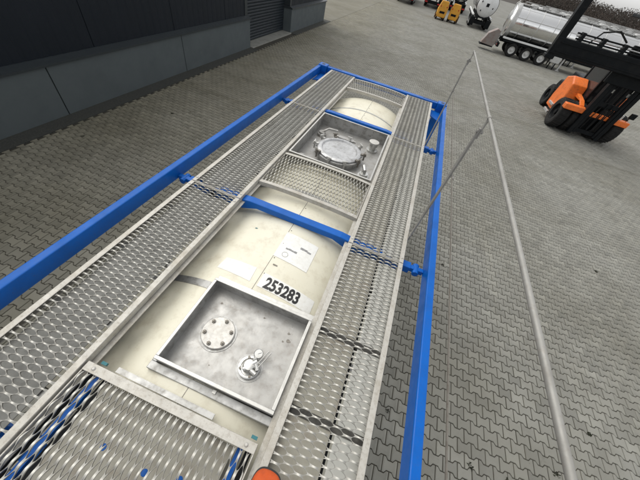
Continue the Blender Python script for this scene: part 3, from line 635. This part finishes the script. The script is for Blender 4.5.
# --- folding handrail on the right
hr = T(MB().tube([(0.985, y, 3.685) for y in (-0.5, 0.6, 1.7, 2.8, 3.78)] , 0.0085, 16), 'handrail', 'galv', smooth=True)
T(MB().lathe([(0.0105, 0), (0.0105, 0.02)], (0.985, 3.765, 3.685), 'y', n=16), 'rail_end_cap', 'galv', hr)
for y in (1.83, 3.765, -0.3):
    mb = MB().prism([(y-0.02, 2.56), (y+0.02, 2.56), (y+0.024, 3.45), (y+0.012, 3.62), (y-0.012, 3.62), (y-0.024, 3.45)], 0.968, 0.98, 'x')
    pst = T(mb, 'rail_post', 'galv_post', hr, bevel=0.002)
    T(MB().box(0.966, 0.972, y-0.028, y+0.028, 2.55, 2.66), 'post_bracket', 'galv_post', hr)
    T(MB().prism([(y-0.014, 3.56), (y+0.014, 3.56), (y+0.014, 3.67), (y-0.014, 3.67)], 0.981, 0.989, 'x').tube([(0.96, y, 3.60), (1.0, y, 3.60)], 0.011, 8), 'rail_clevis', 'galv', hr)
    T(MB().lathe([(0.0115, -0.012), (0.0115, 0.012)], (0.985, y, 3.685), 'y', n=16), 'rail_collar', 'galv', hr)
    T(MB().tube([(0.97, y-0.005, 3.29), (0.99, y-0.03, 3.29), (0.99, y-0.06, 3.29)], 0.006, 8), 'cable_hook', 'galv_post', hr)
T(MB().tube([(0.985, y, 3.29 - 0.012*math.sin(max(0, (y-1.83)/1.9)*3.14) ) for y in np.linspace(-0.5, 3.72, 40)], 0.0045, 6), 'middle_cable', 'bolt', hr, smooth=True)

# ------------------------------------------------------------------ shoe on the walkway
sh = empty('shoe', (0.55, -0.165, ZT)); sh.scale = (1.35, 1.25, 1.0); tag(sh, 'orange shoe with grey toe panel standing on the walkway at the bottom edge', 'shoe')
def foot(scale, zs, off=0.0):
    # outline of a shoe from above (toe at +y)
    pts = [(0, 0.152), (0.032, 0.148), (0.049, 0.125), (0.052, 0.075), (0.047, 0.02), (0.038, -0.04), (0.036, -0.09), (0.028, -0.13), (0, -0.142), (-0.028, -0.13), (-0.034, -0.09), (-0.033, -0.04), (-0.04, 0.02), (-0.047, 0.075), (-0.046, 0.125), (-0.03, 0.148)]
    return [(x*scale, y*scale+off, z) for (x, y), z in zip(pts, zs if isinstance(zs, list) else [zs]*16)]
def loft(rings, caps=True):
    mb = MB(); n = 16
    for r in rings: mb.v += r
    for i in range(len(rings)-1):
        for k in range(n): mb.f.append((i*n+k, i*n+(k+1) % n, (i+1)*n+(k+1) % n, (i+1)*n+k))
    if caps: mb.f += [tuple(range(n))[::-1], tuple((len(rings)-1)*n+k for k in range(n))]
    return mb
def S(mb, name, m, **k):
    o = mb.build(name, m, None, **k); o.parent = sh
    if name in ('upper', 'sole'): md = o.modifiers.new('smooth', 'SUBSURF'); md.levels = md.render_levels = 2
    return o
S(loft([foot(1.0, 0.004), foot(1.03, 0.012), foot(1.03, 0.026), foot(0.99, 0.03)]), 'sole', 'sole', smooth=True)
def up(k, zt, zh):  # heel side higher than toe
    base = foot(k, 0); return [(x, y - (0.03*(1-k)), zt + (zh-zt)*min(1, max(0, (0.10-y)/0.16))) for x, y, z in base]
o = S(loft([foot(1.0, 0.028), up(1.0, 0.045, 0.05), up(0.93, 0.062, 0.075), up(0.74, 0.074, 0.10), up(0.5, 0.082, 0.115)]), 'upper', 'shoe', smooth=True)
S(MB().lathe([(0.022, 0.0), (0.02, 0.005), (0.012, 0.009), (0.003, 0.011)], (0.0, 0.085, 0.071), n=20), 'toe_panel', 'shoe_grey', smooth=True)
for k in range(4): S(MB().tube([(-0.022, 0.03-k*0.022, 0.085+k*0.008), (0, 0.03-k*0.022, 0.094+k*0.009), (0.022, 0.03-k*0.022, 0.085+k*0.008)], 0.003, 6), 'lace', 'shoe_grey')

# ------------------------------------------------------------------ wheels
def wheel(parent, x, y, r, w, axis='x', rim='silver_dull', name='wheel', lugs=True, n=28):
    c = (x, y, r)
    prof = [(r*0.56, -w*0.46), (r*0.80, -w*0.5), (r*0.95, -w*0.46), (r, -w*0.36), (r, w*0.36), (r*0.95, w*0.46), (r*0.80, w*0.5), (r*0.56, w*0.46)]
    t = MB().lathe(prof, c, axis, n=n, caps=False)
    if lugs:
        for k in range(n):
            a = 2*math.pi*(k+0.5)/n; 
            for s in (-1, 1):
                p0 = (r*0.985*math.cos(a+s*0.05), r*0.985*math.sin(a+s*0.05)); p1 = (r*1.0*math.cos(a), r*1.0*math.sin(a))
                if axis == 'x': P0 = (x+s*w*0.42, y+p0[0], r+p0[1]); P1 = (x, y+p1[0], r+p1[1])
                else: P0 = (x+p0[1], y+s*w*0.42, r+p0[0]); P1 = (x+p1[1], y, r+p1[0])
                t.beam(P0, P1, r*0.06, r*0.05)
    wh_ = t.build(name, 'tyre', None, smooth=False); wh_.parent = parent
    h = MB().lathe([(r*0.57, -w*0.44), (r*0.52, -w*0.3), (r*0.3, -w*0.22), (r*0.19, -w*0.26), (r*0.17, -w*0.40), (0.005, -w*0.42), (0.005, w*0.42), (r*0.17, w*0.40), (r*0.19, w*0.26), (r*0.3, w*0.22), (r*0.52, w*0.3), (r*0.57, w*0.44)], c, axis, n=20, caps=False)
    ho = h.build('rim', rim, None, smooth=True); ho.parent = wh_
    return wh_
def PT(root):
    def f(mb, name, m, parent=None, **k):
        o = mb.build(name, m, None, **k); o.parent = parent or root; return o
    return f

# ------------------------------------------------------------------ container handler (orange and black, raised spreader beam)
ch = empty('container_handler', (9.05, 17.0, 0)); tag(ch, 'orange and black container handler with raised black spreader beam', 'forklift')
H = PT(ch)
for x in (-1.28, -0.72, 0.58, 1.12): wheel(ch, x, -0.1, 0.63, 0.5, rim='black_metal')
for x in (-0.85, 0.95): wheel(ch, x, 3.4, 0.54, 0.42, rim='black_metal')
H(MB().box(-0.46, 0.5, -0.28, 0.1, 0.30, 0.85), 'front_axle', 'black_metal', bevel=0.04)
H(MB().box(-0.6, 0.65, 0.1, 3.9, 0.45, 1.0), 'chassis', 'black_metal', bevel=0.04)
H(MB().box(-1.55, -0.46, -0.78, -0.45, 0.98, 1.20), 'front_fender', 'orange', bevel=0.025); H(MB().box(0.45, 1.3, -0.78, -0.45, 0.94, 1.16), 'front_fender', 'orange', bevel=0.025)
H(MB().box(-0.458, 0.448, -0.70, -0.5, 0.96, 1.12), 'front_beam', 'orange', bevel=0.02)
for x0 in (-0.9, 0.72): H(MB().prism([(-0.45, 1.22), (-0.1, 1.36), (0.6, 1.45), (0.6, 1.30), (-0.1, 1.30), (-0.45, 1.12)], x0, x0+0.2, 'x'), 'fender_stay', 'orange', bevel=0.01)
# orange side body: tank and steps, leaning top
H(MB().prism([(0.55, 0.42), (1.95, 0.42), (2.0, 0.9), (1.85, 1.80), (1.2, 1.97), (0.72, 1.72), (0.52, 1.0)], -1.32, -0.62, 'x'), 'side_body', 'orange', bevel=0.05)
H(MB().prism([(0.55, 0.42), (1.95, 0.42), (2.0, 0.9), (1.85, 1.80), (1.2, 1.97), (0.72, 1.72), (0.52, 1.0)], 0.66, 1.32, 'x'), 'side_body', 'orange', bevel=0.05)
H(MB().prism([(3.0, 0.55), (4.3, 0.55), (4.35, 1.0), (4.2, 1.3), (2.9, 1.35)], -0.62, 0.7, 'x'), 'counterweight', 'black_metal', bevel=0.08)
H(MB().box(-0.6, 0.64, 1.9, 3.3, 1.0, 1.9), 'engine_hood', 'black_metal', bevel=0.05)
H(MB().box(-1.0, 1.0, 1.98, 2.9, 0.95, 1.18), 'rear_deck', 'black_metal', bevel=0.03)
st = H(MB().box(-1.42, -1.33, 0.85, 1.5, 0.25, 0.36).box(-1.42, -1.33, 0.85, 1.5, 0.6, 0.7), 'step', 'silver_dull', bevel=0.01)
# cab
cab = H(MB().box(-0.62, 0.66, 0.12, 1.88, 1.0, 1.3), 'cab_base', 'black_metal', bevel=0.03)
for (x, y) in ((-0.58, 0.15), (0.62, 0.15), (-0.58, 1.82), (0.62, 1.82)): H(MB().box(x-0.05, x+0.05, y-0.05, y+0.05, 1.3, 2.75), 'cab_pillar', 'black_metal', cab)
H(MB().box(-0.7, 0.74, 0.05, 1.95, 2.75, 2.88), 'cab_roof', 'black_metal', cab, bevel=0.03)
for a in ((-0.53, 0.57, 0.13, 0.15), (-0.53, 0.57, 1.80, 1.82)): H(MB().box(a[0], a[1], a[2], a[3], 1.32, 2.74), 'cab_window', 'glass', cab)
for a in ((-0.60, -0.58), (0.62, 0.64)): H(MB().box(a[0], a[1], 0.2, 1.77, 1.32, 2.74), 'cab_window', 'glass', cab)
H(MB().box(-0.05, 0.35, 0.9, 1.4, 1.3, 1.6).box(-0.05, 0.35, 1.3, 1.42, 1.6, 2.2), 'seat', 'black_metal', cab, bevel=0.04)
# mast
for x in (-0.62, 0.62):
    H(MB().box(x-0.09, x+0.09, -0.86, -0.62, 0.12, 4.35), 'mast_upright', 'black_metal', bevel=0.01)
    H(MB().box(x-0.055 + (0.16 if x < 0 else -0.16), x+0.055 + (0.16 if x < 0 else -0.16), -0.84, -0.66, 0.2, 4.2), 'inner_mast', 'black_metal')
    H(MB().tube([(x*0.62, -0.55, 0.3), (x*0.62, -0.55, 3.6)], 0.055, 10), 'lift_cylinder', 'black_metal')
H(MB().tube([(x*0.62, -0.55, 1.8) for x in (-0.62, )] + [(-0.38, -0.55, 3.4)], 0.035, 8), 'cylinder_rod', 'steel_wall')
for z in (0.25, 1.45, 3.95): H(MB().box(-0.53, 0.63, -0.80, -0.68, z, z+0.16), 'mast_crosshead', 'black_metal')
for x in (-0.1, 0.12): H(MB().box(x-0.02, x+0.02, -0.87, -0.845, 0.5, 3.9), 'lift_chain', 'black_metal')
for x in (-0.28, 0.0, 0.22): H(MB().tube([(x, -0.72, 0.4), (x+0.05, -0.75, 1.4), (x, -0.72, 2.4), (x-0.05, -0.74, 3.4)], 0.022, 6), 'hose', 'tyre')
# carriage and spreader
H(MB().box(-1.05, 1.15, -1.0, -0.87, 2.3, 3.6), 'carriage', 'black_metal', bevel=0.02)
bm_ = H(MB().box(-3.75, 3.75, -1.32, -1.01, 2.72, 3.28), 'spreader_beam', 'black_metal', bevel=0.03)
H(MB().box(-3.6, 3.6, -1.36, -1.325, 2.83, 2.86).box(-3.6, 3.6, -1.36, -1.325, 3.12, 3.15), 'beam_rib', 'black_metal', bm_)
for z, yy in ((3.34, -1.25), (3.42, -1.15), (3.5, -1.08)): H(MB().tube([(-3.2, yy, z), (-1.0, yy, z+0.02), (0.5, yy, z), (3.2, yy, z)], 0.028, 8), 'hydraulic_line', 'bright' if z == 3.42 else 'black_metal', bm_)
for x in (-3.0, -2.2, -1.4, 0.2, 1.8): H(MB().box(x-0.06, x+0.06, -1.28, -1.04, 3.28, 3.56), 'line_bracket', 'black_metal', bm_)
for x in (-2.6, -1.0): H(MB().tube([(x, -1.1, 3.3), (x+0.2, -1.1, 3.7), (x+0.7, -1.1, 3.85), (x+1.2, -1.0, 3.6)], 0.03, 8), 'hose', 'tyre', bm_)
for s in (-1, 1):
    H(MB().box(*sorted((s*3.52, s*3.80)), -1.30, -1.03, 2.62, 5.2), 'spreader_post', 'black_metal', bevel=0.02)
    H(MB().box(*sorted((s*3.48, s*3.84)), -1.34, -0.98, 2.55, 2.68), 'twistlock_housing', 'black_metal', bevel=0.02)
H(MB().box(-1.6, -0.5, -1.2, -0.2, 4.30, 4.40), 'mast_head_plate', 'black_metal', bevel=0.02)
for x, z in ((-0.3, 2.05), (0.42, 2.05)): 
    lp = H(MB().box(x-0.12, x+0.12, -0.60, -0.5, z-0.09, z+0.09), 'work_lamp', 'black_metal', bevel=0.01); H(MB().box(x-0.09, x+0.09, -0.615, -0.603, z-0.065, z+0.065), 'lamp_lens', 'lamp_glass', lp)
for x in (1.2,):
    mr_ = H(MB().box(x-0.12, x+0.12, -0.7, -0.6, 1.30, 1.52), 'mirror', 'black_metal', bevel=0.02); H(MB().tube([(x, -0.6, 1.4), (x, -0.5, 1.1)], 0.02, 6), 'mirror_arm', 'black_metal', mr_)
H(MB().box(0.82, 0.90, -0.68, -0.60, 1.17, 1.36), 'indicator_lamp', 'lamp_glass')

# ------------------------------------------------------------------ silver tanker trailers
def tanker(loc, rz, label, L=11.5, tankm='silver', endm='silver_dull'):
    """local: rear end at x=0, body runs to +x, near side is -y"""
    t = empty('tanker_trailer', loc, rz); tag(t, label, 'trailer', 'tanker trailers parked at the back of the yard')
    A = PT(t); zc, rt = 2.28, 1.13
    prof = [(0.02, 0.06), (0.6, 0.10), (0.95, 0.22), (rt-0.02, 0.42), (rt, 0.55), (rt, L-0.55), (rt-0.02, L-0.42), (0.95, L-0.22), (0.6, L-0.10), (0.02, L-0.06)]
    tk = A(MB().lathe(prof, (0, 0, zc), 'x', n=56), 'tank', tankm, smooth=True)
    for k in range(1, 9):
        x = L*k/9; A(MB().lathe([(rt+0.002, -0.03), (rt+0.012, -0.02), (rt+0.012, 0.02), (rt+0.002, 0.03)], (x, 0, zc), 'x', n=56, caps=False), 'ring_band', 'silver_dull', tk, smooth=True)
    for s in (-1, 1):
        for a in (18,):
            A(MB().box(0.5, L-0.5, *sorted((s*(rt*math.cos(R(a))+0.0), s*(rt*math.cos(R(a))+0.018))), zc+rt*math.sin(R(a))-0.02, zc+rt*math.sin(R(a))+0.02), 'side_strip', 'silver_dull', tk)
        A(MB().box(0.35, L-0.4, *sorted((s*0.98, s*1.2)), 1.13, 1.25), 'side_rail', 'white_paint', bevel=0.01)
        A(MB().box(0.5, L-0.6, *sorted((s*1.02, s*1.15)), 0.95, 1.12), 'hose_tray', 'black_metal', bevel=0.01)
    A(MB().lathe([(1.17, 0.0), (1.19, 0.02), (1.19, 0.3), (1.16, 0.34)], (0.3, 0, zc), 'x', n=48), 'rear_collar', endm, smooth=True)
    A(MB().box(0.2, L-0.5, -0.5, 0.5, 1.02, 1.16), 'chassis_frame', 'black_metal')
    for s in (-1, 1): A(MB().box(0.3, L-0.4, *sorted((s*0.38, s*0.5)), 0.82, 1.02), 'chassis_beam', 'black_metal')
    for x in (1.55, 2.86, 4.17):
        for s in (-1, 1): wheel(t, x, s*1.02, 0.5, 0.34, 'y', rim='silver_dull', lugs=False, n=24)
        A(MB().tube([(x, -0.9, 0.5), (x, 0.9, 0.5)], 0.08, 8), 'axle', 'black_metal')
        for s in (-1, 1):
            pts = [(x+0.60*math.cos(R(a)), 0.5+0.60*math.sin(R(a))) for a in range(20, 161, 20)]; pin = [(x+0.57*math.cos(R(a)), 0.5+0.57*math.sin(R(a))) for a in range(160, 19, -20)]
            A(MB().prism(pts+pin, *sorted((s*0.84, s*1.22)), 'y'), 'mudguard', 'black_metal')
    A(MB().box(0.15, 0.35, -1.2, 1.2, 0.45, 0.75), 'rear_bumper', 'black_metal', bevel=0.02)
    for s in (-1, 1): A(MB().box(0.13, 0.149, *sorted((s*0.75, s*1.15)), 0.52, 0.68), 'tail_lamp', 'red')
    A(MB().box(0.6, L-0.6, -0.32, 0.32, zc+rt+0.04, zc+rt+0.07), 'catwalk', 'silver_dull'); 
    for k in range(4): A(MB().lathe([(0.34, -0.04), (0.34, 0.14), (0.26, 0.17)], (1.6+k*(L-3)/3, 0, zc+rt), 'z', n=20), 'dome_lid', 'silver_dull')
    A(MB().tube([(0.7, -0.55, zc+rt+0.02), (0.7, -0.55, zc+rt+0.22), (L-0.7, -0.55, zc+rt+0.22), (L-0.7, -0.55, zc+rt+0.02)], 0.025, 6), 'top_rail', 'silver_dull')
    for s in (-1, 1):
        A(MB().box(6.0, 6.12, *sorted((s*0.72, s*0.86)), 0.06, 1.0).box(5.9, 6.22, *sorted((s*0.66, s*0.92)), 0.0, 0.06), 'landing_leg', 'silver_dull')
        A(MB().box(4.95, 5.75, *sorted((s*0.9, s*1.2)), 0.5, 0.94), 'storage_box', 'silver_dull', bevel=0.02)
        for xx in (5.1, 5.55): A(MB().box(xx-0.04, xx+0.04, *sorted((s*1.0, s*1.08)), 0.0, 0.5), 'support_stand', 'black_metal')
    return t
tn = tanker((6.2, 34.45, 0), 0, 'polished silver tanker trailer with three axles standing broadside behind the container handler')
cabn = MB().prism([(-1.25, 0.42), (-0.15, 0.36), (-0.05, 0.5), (-0.05, 1.5), (-0.35, 1.62), (-0.95, 1.2)], -1.2, -0.35, 'y').build('rear_cabinet', 'rust', None, bevel=0.03); cabn.parent = tn
o = MB().box(-1.3, -0.1, -1.22, -0.3, 0.30, 0.37).build('cabinet_frame', 'black_metal'); o.parent = tn
o = MB().tube([(0.05, -1.0, 0.6), (0.05, -1.0, 3.3), (0.25, -0.8, 3.5)], 0.03, 8).tube([(0.05, -0.55, 0.6), (0.05, -0.55, 3.4), (0.25, -0.5, 3.6)], 0.03, 8).build('ladder', 'silver_dull'); o.parent = tn
tanker((8.8, 38.9, 0), 0, 'second silver tanker trailer, only its top visible behind the broadside one')
tanker((12.2, 43.6, 0), R(2), 'farthest silver tanker trailer glimpsed under the wooded hill')
wt = tanker((5.5, 46.3, 0), R(90), 'tanker trailer with round white end facing the yard left of the broadside silver one', tankm='silver', endm='black_metal')
A = PT(wt)
A(MB().lathe([(0.02, -0.02), (0.6, 0.03), (0.95, 0.14), (1.14, 0.30), (1.15, 0.36)], (0, 0, 2.28), 'x', n=48, caps=False), 'end_cover', 'white_paint', smooth=True)
A(MB().box(-0.04, 0.0, -0.16, 0.16, 2.14, 2.44), 'hazard_plate', 'black_metal')
for (y, z) in ((-0.7, 2.1), (0.55, 1.7), (0.75, 2.5)): A(MB().box(0.02, 0.09, y-0.05, y+0.05, z-0.07, z+0.07), 'end_fitting', 'black_metal')
for q in (-1.25, 0.7): A(MB().box(-0.1, 0.5, q, q+0.55, 0.25, 1.05), 'rear_mudguard', 'black_metal', bevel=0.03)
tanker((-4.7, 50.9, 0), R(90), 'dark wheeled trailer at the top edge nearest the warehouse', endm='black_metal')
tanker((-1.0, 54.6, 0), R(90), 'dark wheeled trailer at the top edge beside the yellow forklifts', endm='black_metal')
tanker((2.7, 58.5, 0), R(90), 'trailer parked in the row behind the yellow forklifts', endm='black_metal')

# ------------------------------------------------------------------ two yellow forklifts seen from behind
def forklift(loc, rz, label):
    f = empty('forklift', loc, rz); tag(f, label, 'forklift', 'yellow forklifts at the back of the yard'); A = PT(f)
    A(MB().prism([(-0.48, 0.25), (0.48, 0.25), (0.56, 0.5), (0.56, 1.15), (0.40, 1.75), (-0.40, 1.75), (-0.56, 1.15), (-0.56, 0.5)], 0.0, 0.55, 'y'), 'counterweight', 'yellow', bevel=0.06)
    A(MB().box(-0.5, 0.5, 0.55, 1.7, 0.3, 1.0), 'body', 'yellow', bevel=0.04)
    for x in (-0.46, 0.46): wheel(f, x, 0.3, 0.27, 0.2, rim='yellow', lugs=False, n=18); wheel(f, x, 1.6, 0.34, 0.24, rim='yellow', lugs=False, n=18)
    for (x, y) in ((-0.42, 0.5), (0.42, 0.5), (-0.42, 1.6), (0.42, 1.6)): A(MB().box(x-0.035, x+0.035, y-0.035, y+0.035, 1.0, 2.15), 'guard_pillar', 'black_metal')
    A(MB().box(-0.5, 0.5, 0.4, 1.7, 2.15, 2.22), 'overhead_guard', 'black_metal')
    for x in (-0.3, 0.3): A(MB().box(x-0.05, x+0.05, 1.85, 2.0, 0.1, 2.3), 'mast_upright', 'black_metal'); A(MB().box(x-0.06, x+0.06, 2.0, 3.0, 0.05, 0.1), 'fork', 'black_metal')
    A(MB().box(-0.3, 0.3, -0.02, 0.0, 0.62, 0.82), 'rear_grille', 'black_metal'); 
    for x in (-0.36, 0.36): A(MB().box(x-0.06, x+0.06, -0.02, 0.0, 1.2, 1.3), 'tail_lamp', 'red')
    return f
forklift((0.75, 44.4, 0), R(6), 'yellow forklift seen from behind, the left one of the pair')
forklift((2.15, 44.7, 0), R(-8), 'yellow forklift seen from behind, beside the white-ended tanker')

# ------------------------------------------------------------------ wooded hill beyond the yard
def ridge(az):    # height of the wooded skyline by azimuth (deg from +Y), metres at 260 m
    return 8.0 + 2.2*math.sin(az*0.21+1.0) + 1.0*math.sin(az*0.83) 
mb = MB(); azs = np.arange(-70, 90.1, 1.0); n = len(azs)
for k, (d, hf) in enumerate(((150, 0.0), (190, 0.12), (235, 0.45), (270, 0.62), (420, 0.5))):
    for a in azs: mb.v.append((d*math.sin(R(a)), d*math.cos(R(a)), -0.3 + hf*ridge(a)))
for k in range(4):
    for i in range(n-1): mb.f.append((k*n+i, k*n+i+1, (k+1)*n+i+1, (k+1)*n+i))
tag(mb.build('hill', 'hill', smooth=True), kind='structure')
mb = MB(); V = []; Fq = []
N = 110000
az = rng.uniform(-66, 86, N); dd = rng.uniform(185, 275, N)
for i in range(N):
    a, d = az[i], dd[i]; hg = ridge(a)*(0.12 + 0.5*(d-190)/80) if d > 190 else 0
    tall = 2.2 + 3.0*abs(math.sin(a*7.3+d*0.9)) ; z = hg + random.random()*tall
    s = random.uniform(0.15, 0.5)*(1.15 - 0.6*(z-hg)/5.2); t = random.uniform(0, 6.28); x, y = d*math.sin(R(a)), d*math.cos(R(a))
    V += [(x-s*math.cos(t), y-s*math.sin(t), z-0.3), (x+s*math.cos(t), y+s*math.sin(t), z-0.2), (x+random.uniform(-.4,.4)*s, y, z+s*0.7), (x-s*0.5, y+s*0.6, z+s*0.5)]
    Fq += [(4*i, 4*i+1, 4*i+2), (4*i, 4*i+2, 4*i+3)]
mb.v = V; mb.f = Fq
tag(mb.build('forest', 'forest', fix=False), 'dark leafless wood covering the hill behind the yard', 'wood', kind='stuff')
